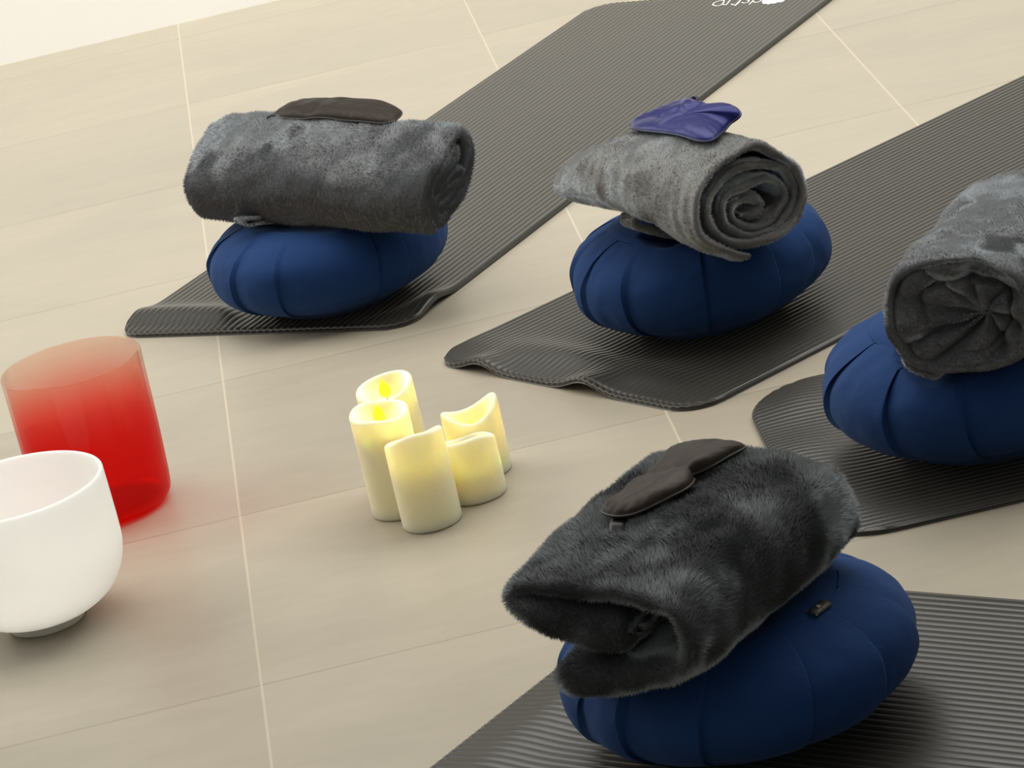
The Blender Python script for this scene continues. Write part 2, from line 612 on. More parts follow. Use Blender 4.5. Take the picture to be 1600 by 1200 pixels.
A1 = math.radians(55.4)
O1 = mat_origin((0.405, 5.771), (-0.19, 5.515), A1)
V, Fq, d1, w1, b1 = yoga_mat(O1, A1, 0.556, 1.765, [
    (0.075, 0.50, 0.035, 0.16, 0.013), (0.06, 0.30, 0.035, 0.12, 0.010), (0.10, 0.02, 0.045, 0.05, 0.012), (0.05, 0.10, 0.03, 0.05, 0.006)], rest=(0.004, 5.550))
mat1 = thing('yoga_mat', (b1[0], b1[1], 0), 'charcoal ribbed yoga mat running to the far right with white lettering at its end', 'yoga mat', 'yoga mats')
mesh_obj('foam_slab', V, Fq, M_FOAM, mat1)
LET = dict(
    letter=[[(0.8393, 6.849), (0.845, 6.8338), (0.8543, 6.8355), (0.8625, 6.8533), (0.8636, 6.867), (0.8548, 6.8678), (0.845, 6.8636), (0.8393, 6.849)],
            [(0.8717, 6.8222), (0.8744, 6.8121), (0.8804, 6.8097), (0.8901, 6.8287), (0.8997, 6.854)],
            [(0.8915, 6.8152), (0.8949, 6.8056), (0.9026, 6.806), (0.9059, 6.8172), (0.9028, 6.8284), (0.9022, 6.8392), (0.9083, 6.8445)],
            [(0.9109, 6.8027), (0.9158, 6.7878), (0.925, 6.793), (0.9303, 6.8111), (0.9268, 6.8269)]],
    stem=[[(0.8566, 6.8377), (0.8616, 6.8263), (0.8735, 6.8501), (0.8822, 6.8705)],
          [(0.875, 6.8009), (0.8866, 6.8236), (0.8984, 6.8464), (0.9, 6.8627), (0.8938, 6.8636)],
          None,
          [(0.8999, 6.784), (0.9114, 6.8052), (0.9256, 6.8342)]])
for l_, s_ in zip(LET['letter'], LET['stem']):
    parts = []
    for st in (l_, s_):
        if st is None:
            continue
        pth = catmull(st, 40)
        TV, TF = tube(np.hstack([pth, np.full((40, 1), 0.0)]), 0.0017, 8)
        TV[:, 2] = TV[:, 2] * 0.25 + MAT_T - 0.0001
        parts.append((TV, outward(TV, TF)))
    V, Fq = join(parts)
    mesh_obj('letter', V, Fq, M_PRINT, mat1)
leaf = closed_spline([(0.9253, 6.7839), (0.9254, 6.7677), (0.9326, 6.7551), (0.9419, 6.7507), (0.9517, 6.7488), (0.9604, 6.748), (0.9669, 6.7556), (0.9751, 6.7791), (0.9675, 6.8056), (0.9507, 6.8182), (0.9365, 6.8101)], 80)
lc = leaf.mean(0)
qq = np.array([0.01, 0.5, 0.97, 1.0])
zz = MAT_T + np.array([0.0004, 0.0004, 0.0004, -0.0006])
V = np.concatenate([np.hstack([lc + q_ * (leaf - lc), np.full((80, 1), z_)]) for q_, z_ in zip(qq, zz)])
Fq = grid_quads(4, 80, wrap_m=True)
mesh_obj('leaf_emblem', V, Fq[:, ::-1] if np.cross(V[Fq[0, 1]] - V[Fq[0, 0]], V[Fq[0, 2]] - V[Fq[0, 0]])[2] < 0 else Fq, M_PRINT, mat1)
A2 = math.radians(33.8)
O2 = mat_origin((0.7084, 4.828), (0.21, 4.985), A2)
V, Fq, d2, w2, b2 = yoga_mat(O2, A2, 0.585, 1.73, [
    (-0.005, 0.47, 0.05, 0.038, 0.014), (-0.005, 0.235, 0.05, 0.042, 0.016), (0.08, 0.38, 0.04, 0.14, 0.010), (0.07, 0.15, 0.04, 0.1, 0.006)], rc=0.055, rest=(0.525, 5.030))
mat2 = mesh_obj('yoga_mat', V, Fq, M_FOAM)
tag(mat2, 'charcoal ribbed yoga mat with wavy front edge, under the middle cushion', 'yoga mat', 'yoga mats')
A3 = math.radians(-1.6)
O3 = mat_origin((0.66, 4.080), (0.50, 4.45), A3)
V, Fq, d3, w3, b3 = yoga_mat(O3, A3, 0.585, 1.73, [
    (0.03, 0.30, 0.06, 0.09, 0.008), (0.06, 0.50, 0.05, 0.06, 0.006)], rc=0.11, rest=(0.771, 4.308))
mat3 = mesh_obj('yoga_mat', V, Fq, M_FOAM)
tag(mat3, 'charcoal ribbed yoga mat at the right edge, its rounded corner left of the cushion', 'yoga mat', 'yoga mats')
A4 = math.radians(-42.4)
O4 = mat_origin((0.5604 - 0.58 * math.sin(math.radians(42.4)), 3.8858 - 0.58 * math.cos(math.radians(42.4))), (0.05, 3.80), A4)
V, Fq, d4, w4, b4 = yoga_mat(O4, A4, 0.58, 1.73, [
    (0.07, 0.30, 0.045, 0.3, 0.008)], rc=0.04, rest=(0.332, 3.638))
mat4 = mesh_obj('yoga_mat', V, Fq, M_FOAM)
tag(mat4, 'charcoal ribbed yoga mat nearest the camera, in the bottom right corner', 'yoga mat', 'yoga mats')


# ------------------------------------------------------------------ plush blankets
RNG = np.random.default_rng(7)


def roll_sheet(F, T, line, stations, n_line=260, n_s=64, thick=0.011, seed=0, wob=0.004, recess=None, wrinkle=0.0, out_frac=0.45, wob_in=0.0):
    """thick sheet whose section `line` (x, z[, t]) is swept from F (open end in view) to T.
    stations: (s, scale_x, scale_z, shift_x, shift_z)"""
    F, T = np.array(F, float), np.array(T, float)
    a = T - F
    L = np.linalg.norm(a)
    a /= L
    lat = np.cross(a, [0, 0, 1.0])
    lat /= np.linalg.norm(lat)
    up = np.cross(lat, a)
    Q = catmull(line, n_line)
    if Q.shape[1] < 3:
        Q = np.hstack([Q, np.full((n_line, 1), thick)])
    q, t = Q[:, :2], Q[:, 2].copy()
    k = np.arange(n_line)
    endcap = np.minimum(1, np.minimum(k + 0.15, n_line - 1 - k + 0.15) / 5.0)
    t = t * np.sqrt(np.clip(1 - (1 - endcap) ** 2, 0.001, 1))
    tg = np.gradient(q, axis=0)
    tg /= np.linalg.norm(tg, axis=1)[:, None] + 1e-9
    nr = np.stack([-tg[:, 1], tg[:, 0]], 1)
    S = np.array(stations, float)
    half = 10
    sA = np.concatenate([np.linspace(0, 0.12, 14, endpoint=False), np.linspace(0.12, 1, n_s - 14)])
    sides, cols = [], []
    for s in sA:
        cols.append((s, 1.0, 0.0))
    for i in range(1, half):
        al = PI * i / half
        cols.append((1.0, math.cos(al), math.sin(al)))
    for s in sA[::-1]:
        cols.append((s, -1.0, 0.0))
    for i in range(1, half):
        al = PI * i / half
        cols.append((0.0, -math.cos(al), -math.sin(al)))
    cols = np.array(cols)
    s = cols[:, 0]
    sx, sz, dx, dz = (np.interp(s, S[:, 0], S[:, i]) for i in range(1, 5))
    off = cols[:, 1]
    ext = cols[:, 2]
    rec = np.zeros(n_line) if recess is None else np.interp(np.linspace(0, 1, n_line), *zip(*recess))
    P2 = q[:, None] + nr[:, None] * (off[None, :, None] * t[:, None, None] / 2)
    x = P2[..., 0] * sx[None] + dx[None]
    zz = P2[..., 1] * sz[None] + dz[None]
    lim = s[None] * (L - rec[:, None]) + rec[:, None]
    ax = lim + ext[None] * t[:, None] / 2
    V = F + ax[..., None] * a + x[..., None] * lat + zz[..., None] * up
    V = V.reshape(-1, 3)
    m = len(cols)
    Fq = grid_quads(n_line, m, wrap_m=True)
    # caps at the two ends of the section line
    c = []
    for r in (0, n_line - 1):
        base = r * m
        for i in range(m // 2 - 1):
            f4 = (base + i, base + i + 1, base + (m - 2 - i), base + (m - 1 - i))
            c.append(f4 if r == 0 else f4[::-1])
    Fq = np.vstack([Fq, np.array(c)])
    N = vert_normals(V, Fq)
    w3 = np.repeat(nr, m, 0)
    D = w3[:, :1] * lat + w3[:, 1:] * up
    dis = wob * vnoise(V, 0.06, seed) + wob * 0.5 * vnoise(V, 0.025, seed + 1)
    dis = dis * (1 + wob_in * np.repeat(sstep(0.4, 0.8, k / n_line), m))
    if wrinkle:
        axv = ax.reshape(-1)
        ph = 0.02 * vnoise(V, 0.09, seed + 5)
        wv = np.sin((axv + ph) / 0.024 * 2 * PI)
        dis = dis + wrinkle * np.sign(wv) * np.abs(wv) ** 1.4 * (0.5 + 0.5 * vnoise(V, 0.07, seed + 6))
    V = V + D * dis[:, None] + 0.25 * wob * np.stack([vnoise(V, 0.03, seed + 9 + i) for i in range(3)], 1)
    # pile only where it can show: the outermost turn and near the two ends
    outer = (k[:, None] < n_line * out_frac) | (np.minimum(s, 1 - s)[None] < 0.16)
    keep = np.where(outer, 1.0, 0.0).reshape(-1)
    return V, Fq, a, lat, up, L, keep


def plush(name, V, Fq, mat, parent, seed, dens=60e4, length=0.0065, width=0.0011, lean=0.8, flow=0.08, patches=(), keep=None, nk=0.65, bias=(-0.10, 0.25, -0.15), low=None):
    """surface plus pile: every strand is a thin blade of the same mesh, leaning with the nap"""
    Fq = outward(V, Fq)
    N = vert_normals(V, Fq)
    rng = np.random.default_rng(seed)
    a, b, c, d = (V[Fq[:, k]] for k in range(4))
    ar = 0.5 * np.linalg.norm(np.cross(c - a, d - b), axis=1)
    if keep is not None:
        ar = ar * keep[Fq[:, 0]]
    n = int(ar.sum() * dens)
    f = np.searchsorted(np.cumsum(ar) / ar.sum(), rng.random(n))
    f = np.clip(f, 0, len(Fq) - 1)
    u, v = rng.random((n, 1)), rng.random((n, 1))
    A, B, Cc, D = (V[Fq[f, k]] for k in range(4))
    p = (1 - u) * (1 - v) * A + u * (1 - v) * B + u * v * Cc + (1 - u) * v * D
    nn = (1 - u) * (1 - v) * N[Fq[f, 0]] + u * (1 - v) * N[Fq[f, 1]] + u * v * N[Fq[f, 2]] + (1 - u) * v * N[Fq[f, 3]]
    nn /= np.linalg.norm(nn, axis=1)[:, None] + 1e-9

    def nap(P, Nn):
        g = np.stack([vnoise(P, flow, seed + 20 + i) + 0.6 * vnoise(P, flow * 0.4, seed + 30 + i) for i in range(3)], 1)
        if low is None:
            g += np.array(bias)
        else:                                             # nap brushed the other way below a height
            k = sstep(low[0], low[1], P[:, 2] + 0.012 * vnoise(P, 0.05, seed + 60))[:, None]
            g = g * (0.65 + 0.55 * k) + k * np.array(bias) + (1 - k) * np.array(low[2])
        for (ctr, rad, vec) in patches:
            dist = np.linalg.norm(P - np.array(ctr), axis=1) + 0.35 * rad * vnoise(P, rad * 0.5, seed + 77)
            k = 1 - sstep(rad * 0.7, rad, dist)
            g = g * (1 - k[:, None]) + np.array(vec)[None] * k[:, None]
        g -= Nn * np.sum(g * Nn, 1)[:, None]
        return g

    g = nap(p, nn)
    gl = np.linalg.norm(g, axis=1)[:, None]
    g = g / (gl + 1e-9) * np.clip(gl * 1.5, 0.25, 1.0)
    dirv = nn + lean * g + 0.22 * rng.normal(size=(n, 3))
    dirv /= np.linalg.norm(dirv, axis=1)[:, None]
    w = np.cross(dirv, nn) + 0.15 * rng.normal(size=(n, 3))
    w /= np.linalg.norm(w, axis=1)[:, None] + 1e-9
    w2 = np.cross(dirv, w)
    ln = length * (0.6 + 0.6 * rng.random((n, 1)))
    root = p - nn * 0.0006
    V3 = np.stack([root + width * 0.5 * w, root + width * 0.5 * (-0.5 * w + 0.87 * w2), root + width * 0.5 * (-0.5 * w - 0.87 * w2), root + dirv * ln], 1).reshape(-1, 3)
    k4 = np.arange(n)[:, None] * 4 + len(V)
    tri = np.concatenate([k4 + np.array([[0, 1, 3]]), k4 + np.array([[1, 2, 3]]), k4 + np.array([[2, 0, 3]])])
    sn = nn + nk * g + 0.06 * rng.normal(size=(n, 3))
    sn /= np.linalg.norm(sn, axis=1)[:, None]
    g0 = nap(V, N)
    l0 = np.linalg.norm(g0, axis=1)[:, None]
    sb = N + nk * g0 / (l0 + 1e-9) * np.clip(l0 * 1.5, 0.25, 1)
    sb /= np.linalg.norm(sb, axis=1)[:, None]
    return mesh_obj(name, np.vstack([V, V3]), Fq, mat, parent, True, tri, np.vstack([sb, np.repeat(sn, 4, 0)]))


CELL = 0.006


class HMap:
    """height of the lowest / highest point of a set of vertices over a ground grid"""
    def __init__(s, Vs):
        V = np.vstack(Vs)
        s.o = V[:, :2].min(0) - 0.05
        s.n = np.ceil((V[:, :2].max(0) + 0.05 - s.o) / CELL).astype(int) + 1
        s.lo = np.full(s.n, 9.0)
        s.hi = np.full(s.n, -9.0)
        ij = ((V[:, :2] - s.o) / CELL).astype(int)
        np.minimum.at(s.lo, (ij[:, 0], ij[:, 1]), V[:, 2])
        np.maximum.at(s.hi, (ij[:, 0], ij[:, 1]), V[:, 2])
        for _ in range(2):
            lo, hi = s.lo.copy(), s.hi.copy()
            for dx in (-1, 0, 1):
                for dy in (-1, 0, 1):
                    lo = np.minimum(lo, np.roll(s.lo, (dx, dy), (0, 1)))
                    hi = np.where(hi < -8, np.maximum(hi, np.roll(s.hi, (dx, dy), (0, 1))), hi)
            s.lo, s.hi = lo, hi
        sm = np.where(s.hi < 0, np.nan, s.hi)
        for _ in range(14):
            st = np.stack([np.roll(sm, q, (0, 1)) for q in ((0, 0), (1, 0), (-1, 0), (0, 1), (0, -1))])
            cnt = np.sum(~np.isnan(st), 0)
            sm = np.where(cnt > 0, np.nansum(st, 0) / np.maximum(cnt, 1), np.nan)
        s.sm = np.where(np.isnan(sm), -9, sm)

    def get(s, arr, p, empty):
        q = (np.asarray(p)[:, :2] - s.o) / CELL - 0.5
        ok = (q[:, 0] > 1) & (q[:, 1] > 1) & (q[:, 0] < s.n[0] - 2) & (q[:, 1] < s.n[1] - 2)
        q = np.clip(q, 0, s.n - 2.001)
        i = q.astype(int)
        f = q - i
        g = lambda a, b: arr[i[:, 0] + a, i[:, 1] + b]
        r = g(0, 0) * (1 - f[:, 0]) * (1 - f[:, 1]) + g(1, 0) * f[:, 0] * (1 - f[:, 1]) + g(0, 1) * (1 - f[:, 0]) * f[:, 1] + g(1, 1) * f[:, 0] * f[:, 1]
        return np.where(ok, r, empty)


# -- blanket A : far left cushion
L1 = [(-0.0513, -0.0658), (-0.0639, -0.0392), (-0.0634, -0.0158), (-0.0433, 0.0103), (-0.0152, 0.032), (0.0141, 0.05), (0.0417, 0.0621), (0.0595, 0.0508), (0.0645, 0.0288), (0.0577, 0.0076), (0.0445, -0.0114), (0.0275, -0.0272), (0.0072, -0.0384), (-0.0178, -0.0495), (-0.0359, -0.0546), (-0.0484, -0.0348), (-0.0449, -0.0092), (-0.025, 0.0087), (0.0017, 0.026), (0.0233, 0.0417), (0.0321, 0.0319), (0.0213, 0.0206), (-0.0088, 0.0079), (-0.0315, -0.004), (-0.0169, -0.0026), (0.0143, 0.0063), (0.0324, 0.0031), (0.0302, -0.0113), (0.0064, -0.0111), (-0.026, -0.0161), (-0.0408, -0.0258), (-0.0235, -0.0305), (0.0078, -0.0217), (0.0199, -0.0211), (0.0055, -0.0361), (-0.0205, -0.0434)]
F1, T1 = (0.201, 5.325, 0.217), (-0.150, 5.662, 0.238)
B1 = roll_sheet(F1, T1, L1, [(0, 1, 1, 0, 0), (0.15, 1.05, 1.0, 0, 0), (0.5, 1.08, 1.02, 0, 0.004), (0.85, 1.1, 1.05, 0, 0.002), (0.95, 1.0, 0.95, 0, 0), (1, 0.8, 0.8, 0, 0)], thick=0.016, seed=11, wob=0.004)
# -- blanket B : centre cushion
L2 = [(-0.02, -0.0700), (-0.045, -0.0622), (-0.0768, -0.0417), (-0.1006, -0.016), (-0.1036, 0.0061), (-0.0992, 0.0254), (-0.0834, 0.0521), (-0.0493, 0.0707), (-0.0105, 0.0758), (0.0281, 0.0715), (0.0622, 0.05), (0.0849, 0.0242), (0.0951, -0.0007), (0.095, -0.0204), (0.0871, -0.0374), (0.0704, -0.0513), (0.0448, -0.0586), (0.0187, -0.0607), (-0.0171, -0.0527), (-0.0495, -0.041), (-0.0693, -0.0225), (-0.0779, -0.0015), (-0.0757, 0.0171), (-0.0624, 0.035), (-0.0359, 0.0483), (-0.0027, 0.0513), (0.0311, 0.0445), (0.0609, 0.03), (0.0792, 0.0114), (0.0863, -0.0092), (0.0833, -0.0278), (0.0713, -0.0401), (0.0473, -0.0496), (0.0173, -0.0504), (-0.0142, -0.0423), (-0.0397, -0.0282), (-0.0507, -0.008), (-0.0499, 0.0096), (-0.0359, 0.0224), (-0.0136, 0.0276), (0.0151, 0.0248), (0.0426, 0.0176), (0.0634, 0.0005), (0.0703, -0.0167), (0.0641, -0.0276), (0.0468, -0.0363), (0.0245, -0.0398), (0.0002, -0.036), (-0.0224, -0.0263), (-0.0328, -0.0112), (-0.029, 0.0022), (-0.0124, 0.0093), (0.0075, 0.0055), (0.0247, -0.0087), (0.026, -0.019), (0.0082, -0.0225), (-0.008, -0.02)]
F2, T2 = (0.589, 4.808, 0.228), (0.408, 5.100, 0.226)
B2 = roll_sheet(F2, T2, L2, [(0, 1, 1, 0, 0), (0.15, 1.0, 0.97, 0, 0.006), (0.32, 0.97, 0.85, 0, 0.023), (0.6, 0.88, 0.74, -0.004, 0.029), (0.85, 0.72, 0.58, -0.010, 0.020), (1, 0.55, 0.38, -0.015, 0.012)], thick=0.0115, seed=23, wob=0.003, recess=[(0, 0), (0.35, 0.004), (0.6, 0.012), (1, 0.022)], wrinkle=0.0016, wob_in=1.6)
# -- blanket D : nearest cushion (flattened fold)
L4 = [(0.0177, -0.0027, 0.036), (-0.0271, 0.0031, 0.042), (-0.0721, 0.0108, 0.042), (-0.1107, 0.0179, 0.034), (-0.1383, 0.0231, 0.02), (-0.1446, 0.0306, 0.014), (-0.128, 0.0414, 0.014), (-0.0952, 0.0462, 0.014), (-0.0614, 0.0475, 0.014), (-0.0233, 0.0495, 0.015), (0.0229, 0.0491, 0.015), (0.0573, 0.0417, 0.015), (0.0848, 0.0351, 0.015), (0.0974, 0.0155, 0.015), (0.0998, -0.0093, 0.016), (0.0924, -0.0286, 0.02), (0.071, -0.0414, 0.026), (0.0425, -0.0462, 0.032), (0.0049, -0.0489, 0.036), (-0.0392, -0.0564, 0.038), (-0.0785, -0.0611, 0.034), (-0.1001, -0.061, 0.022)]
F4, T4 = (0.198, 3.464, 0.225), (0.425, 3.698, 0.232)
B4 = roll_sheet(F4, T4, L4, [(0, 0.93, 0.96, 0.004, 0), (0.12, 0.94, 1.0, 0.003, 0.002), (0.5, 0.97, 1.15, 0.0, 0.008), (0.85, 0.95, 1.06, 0, 0.006), (1, 0.85, 0.88, 0, 0.0)], thick=0.015, seed=41, wob=0.005, out_frac=2.0)
# -- blanket C : right cushion, gathered end towards the camera
F3, T3 = (0.715, 4.105, 0.240), (0.90, 4.435, 0.240)


def gathered_roll(F, T, rx, rz, seed):
    F, T = np.array(F, float), np.array(T, float)
    a = T - F
    L = np.linalg.norm(a)
    a /= L
    lat = np.cross(a, [0, 0, 1.0])
    lat /= np.linalg.norm(lat)
    up = np.cross(lat, a)
    nph = 360
    ph = np.linspace(0, 2 * PI, nph, endpoint=False)
    prof = []                                  # (rho, axial)
    for r in np.linspace(0.02, 0.86, 44):
        prof.append((r, 0.012 + 0.030 * (1 - r) ** 1.6))
    for al in np.linspace(0, PI / 2, 12)[1:]:
        prof.append((0.86 + 0.14 * math.sin(al), 0.012 - 0.012 * 0 + 0.022 * (1 - math.cos(al)) - 0.0))
    for s in np.linspace(0.05, 0.95, 44)[1:]:
        prof.append((1.0, 0.034 + (L - 0.05) * (s - 0.05)))
    for al in np.linspace(0, PI / 2, 12)[1:]:
        prof.append((1.0 - 0.25 * (1 - math.cos(al)), 0.034 + (L - 0.05) * 0.9 + 0.03 * math.sin(al)))
    for r in np.linspace(0.7, 0.02, 10):
        prof.append((r, 0.034 + (L - 0.05) * 0.9 + 0.03 + 0.004 * (0.75 - r)))
    prof = np.array(prof)
    rho, ax = prof[:, :1], prof[:, 1:]
    PH = np.broadcast_to(ph[None], (len(prof), nph))
    # pleats drawn in towards the off-centre knot; broad above, sharp at lower right
    win = sstep(0.05, 0.22, rho) * (1 - sstep(0.72, 0.98, rho)) * (ax < 0.06)
    knot = 0.35 * np.sin(PH * 1.0 + 0.6) + 0.5 * rho
    g = np.sqrt(np.sin(4.0 * (PH + 0.45 * rho + 0.12 * np.sin(3 * PH + 1))) ** 2 + 0.015)
    g2 = np.abs(np.sin(8.0 * (PH + 0.25 * rho) + 1.3 * np.sin(2 * PH)))
    side = 0.5 + 0.5 * np.cos(PH + 0.9)        # stronger towards lower right
    pl = 0.034 * (1 - g ** 0.9) * (0.35 + 0.65 * side) + 0.005 * (1 - g2) * side
    fold = 0.016 * np.exp(-((rho - 0.60 - 0.04 * np.sin(3 * PH)) / 0.05) ** 2) * (0.5 - 0.5 * np.cos(PH - 1.0 + PI)) ** 0.5
    lip = 0.012 * np.exp(-((rho - 0.86) / 0.035) ** 2) * (ax < 0.06) * (0.5 - 0.5 * np.cos(PH + 0.3)) ** 2
    axd = ax + win * (pl + fold) + lip
    sq = 2.6
    cx = np.sign(np.cos(PH)) * np.abs(np.cos(PH)) ** (2 / sq)
    sz_ = np.sign(np.sin(PH)) * np.abs(np.sin(PH)) ** (2 / sq)
    k = sstep(0.3, 1.0, rho)
    cx = np.cos(PH) * (1 - k) + cx * k
    sz_ = np.sin(PH) * (1 - k) + sz_ * k
    taper = 1 - 0.10 * sstep(0.05, L, ax)
    kn = np.clip(1 - rho / 0.86, 0, 1) ** 1.2              # the knot sits off centre
    V = F + axd[..., None] * a + (rho * rx * cx * taper + 0.030 * kn)[..., None] * lat + (rho * rz * sz_ * taper - 0.006 * kn)[..., None] * up
    V = V.reshape(-1, 3)
    Fq = grid_quads(len(prof), nph, wrap_m=True)
    Fq = outward(V, Fq)
    N = vert_normals(V, Fq)
    V = V + N * (0.005 * vnoise(V, 0.06, seed) + 0.0025 * vnoise(V, 0.025, seed + 1))[:, None]
    return V, Fq, a, lat, up, L


B3 = gathered_roll(F3, T3, 0.094, 0.078, 31)


# small hem folds that stick out under the rolls
FL1 = [(0.0434, 0.0007, 0.006), (0.0179, 0.0053, 0.006), (-0.0112, 0.0111, 0.006), (-0.0362, 0.0164, 0.006), (-0.0497, 0.0186, 0.006), (-0.0557, 0.0225, 0.006), (-0.0566, 0.0264, 0.006), (-0.0498, 0.0257, 0.006), (-0.0269, 0.0203, 0.006)]
K1 = roll_sheet((-0.062, 5.505, 0.158), (-0.062 - 0.503 * 0.03, 5.505 + 0.865 * 0.03, 0.158), FL1, [(0, 1, 1, 0, 0), (1, 1, 1, 0, 0)], n_line=90, n_s=40, seed=62, wob=0.0015, out_frac=2)
FL2 = [(0.0649, -0.0314, .008), (0.0385, -0.0196, .009), (0.0096, -0.0049, .009), (-0.0102, 0.0068, .009), (-0.024, 0.0165, .009), (-0.0283, 0.0238, .009), (-0.0244, 0.0283, .009), (-0.0147, 0.0288, .009), (-0.003, 0.0242, .009), (0.0093, 0.015, .009), (0.0202, 0.0063, .008)]
K2 = roll_sheet((0.4580, 4.925, 0.183), (0.4580 - 0.349 * 0.03, 4.925 + 0.937 * 0.03, 0.182), FL2, [(0, 1, 1, 0, 0), (1, 1, 1, 0, 0)], n_line=90, n_s=40, seed=61, wob=0.0015, out_frac=2)
FL3 = [(0.0237, 0.011, 0.006), (0.0114, -0.0102, 0.007), (-0.0004, -0.0094, 0.007), (-0.0114, -0.0033, 0.007), (-0.0204, 0.0044, 0.007), (-0.025, 0.0124, 0.007), (-0.0235, 0.0159, 0.006), (-0.0091, 0.0102, 0.006)]
K3 = roll_sheet((0.6822, 4.1593, 0.168), (0.6822 + 0.301 * 0.1, 4.1593 + 0.954 * 0.1, 0.168), FL3, [(0, 1, 1, 0, 0), (1, 1, 1, 0, 0)], n_line=80, n_s=40, seed=63, wob=0.0015, out_frac=2)


# ------------------------------------------------------------------ meditation cushions
ZF = [dict(c=(0.004, 5.550), R=0.1921, h=0.159, n=2.4, rot=0.1, hm=HMap([B1[0], K1[0]])),
      dict(c=(0.525, 5.030), R=0.1893, h=0.167, n=2.4, rot=0.35, hm=HMap([B2[0], K2[0]])),
      dict(c=(0.771, 4.308), R=0.2004, h=0.1765, n=2.25, rot=0.12, hm=HMap([B3[0], K3[0]])),
      dict(c=(0.332, 3.638), R=0.1992, h=0.1605, n=2.33, rot=0.2, hm=HMap([B4[0]]))]


def cushion(z, label, seed):
    X, Y = z['c']
    R, h, n = z['R'], z['h'], z['n']
    z0 = MAT_T + 0.0003
    root = thing('meditation_cushion', (X, Y, z0), label, 'cushion', 'meditation cushions')
    rng = np.random.default_rng(seed)
    NP = 12
    fold = np.sort((np.arange(NP) + 0.16 * rng.normal(size=NP)) / NP * 2 * PI)
    ph, frac, idx = [], [], []
    for i in range(NP):
        a0, a1 = fold[i], fold[(i + 1) % NP] + (2 * PI if i == NP - 1 else 0)
        tt = np.concatenate([[0, 0.012, 0.03, 0.06], np.linspace(0.11, 0.9, 16), [0.94, 0.97, 0.988]])
        ph.append(a0 + (a1 - a0) * tt)
        frac.append(tt)
        idx.append(np.full(len(tt), i))
    ph, frac, idx = np.concatenate(ph), np.concatenate(frac), np.concatenate(idx)
    amp = (0.8 + 0.5 * rng.random(NP))[idx]
    leanv = (0.05 + 0.05 * rng.normal(size=NP))[idx]
    rs = 0.63                                             # seam radius of the round top panel
    a_top = math.acos(rs ** (n / 2))
    al = np.linspace(-a_top, a_top, 44)
    rr = np.abs(np.cos(al)) ** (2 / n) * R
    zz = np.sign(np.sin(al)) * np.abs(np.sin(al)) ** (2 / n) * h / 2
    env = np.clip(np.cos(al / a_top * PI / 2 * 0.97), 0, 1) ** 0.5
    step = frac ** 1.5                                    # each panel rises to a folded edge over the next
    puff = np.sin(PI * frac) ** 0.7
    pat = -0.0045 + 0.0068 * step * amp + 0.0028 * puff
    D = env[:, None] * pat[None] - 0.0012 * (1 - env[:, None])
    PH = ph[None] + leanv[None] * np.sin(al)[:, None] + z['rot']
    rad = rr[:, None] + D
    V = np.stack([X + rad * np.cos(PH), Y + rad * np.sin(PH), np.broadcast_to((z0 + h / 2 + zz)[:, None], rad.shape)], -1).reshape(-1, 3)
    N = V - np.array([X, Y, z0 + h / 2])
    N /= np.linalg.norm(N, axis=1)[:, None]
    V = V + N * (0.003 * vnoise(V, 0.07, seed + 3) + 0.0012 * vnoise(V, 0.022, seed + 4))[:, None]
    V[:, 2] = np.maximum(V[:, 2], z0)

    def press(V):
        cap = z['hm'].get(z['hm'].lo, V, 9.0) - 0.009
        up = V[:, 2] > z0 + h * 0.5
        V[:, 2] = np.where(up & (cap < V[:, 2]) & (cap > z0 + 0.05), cap, V[:, 2])
        return V
    V = press(V)
    nph = len(ph)
    Fq = grid_quads(len(al), nph, wrap_m=True)
    # closed underside
    nb = 8
    rb = np.linspace(rr[0], 0.004, nb)[1:]
    low = np.stack([X + rb[:, None] * np.cos(PH[0])[None], Y + rb[:, None] * np.sin(PH[0])[None], np.full((nb - 1, nph), z0)], -1).reshape(-1, 3)
    allV = np.vstack([low.reshape(nb - 1, nph, 3)[::-1].reshape(-1, 3), V])
    Fq = grid_quads(len(al) + nb - 1, nph, wrap_m=True)
    mesh_obj('pleated_side', allV, outward(allV, Fq), M_NAVY, root)
    # round top panel, slightly domed, with a sewn edge that laps the pleats
    m = 30
    q = np.linspace(0.01, 1.015, m)
    r_edge = rr[-1]
    A = np.linspace(0, 2 * PI, 160, endpoint=False)
    zt = z0 + h / 2 + zz[-1]
    dome = (h / 2 - zz[-1]) * (1 - q ** 2.2) + 0.0016
    dome[-1] -= 0.002
    TV = np.stack([X + (q[:, None] * r_edge) * np.cos(A)[None], Y + (q[:, None] * r_edge) * np.sin(A)[None], np.broadcast_to((zt + dome)[:, None], (m, 160))], -1).reshape(-1, 3)
    TV[:, 2] += 0.003 * vnoise(TV, 0.08, seed + 3) * 1.0 + 0.001 * vnoise(TV, 0.03, seed + 8)
    TV = press(TV)
    TF = grid_quads(m, 160, wrap_m=True)
    a, b, c = TV[TF[:, 0]], TV[TF[:, 1]], TV[TF[:, 2]]
    if np.cross(b - a, c - a)[:, 2].sum() < 0:
        TF = TF[:, ::-1]
    mesh_obj('top_panel', TV, TF, M_NAVY, root)
    z['root'] = root
    z['zt'] = zt
    z['re'] = r_edge
    return root


cushion(ZF[0], 'navy blue pleated round cushion at the far left under a sideways charcoal roll', 3)
cushion(ZF[1], 'navy blue pleated round cushion in the middle under the light grey roll', 5)
cushion(ZF[2], 'navy blue pleated round cushion cut by the right edge of the picture', 8)
cushion(ZF[3], 'navy blue pleated round cushion nearest the camera with small black label', 13)

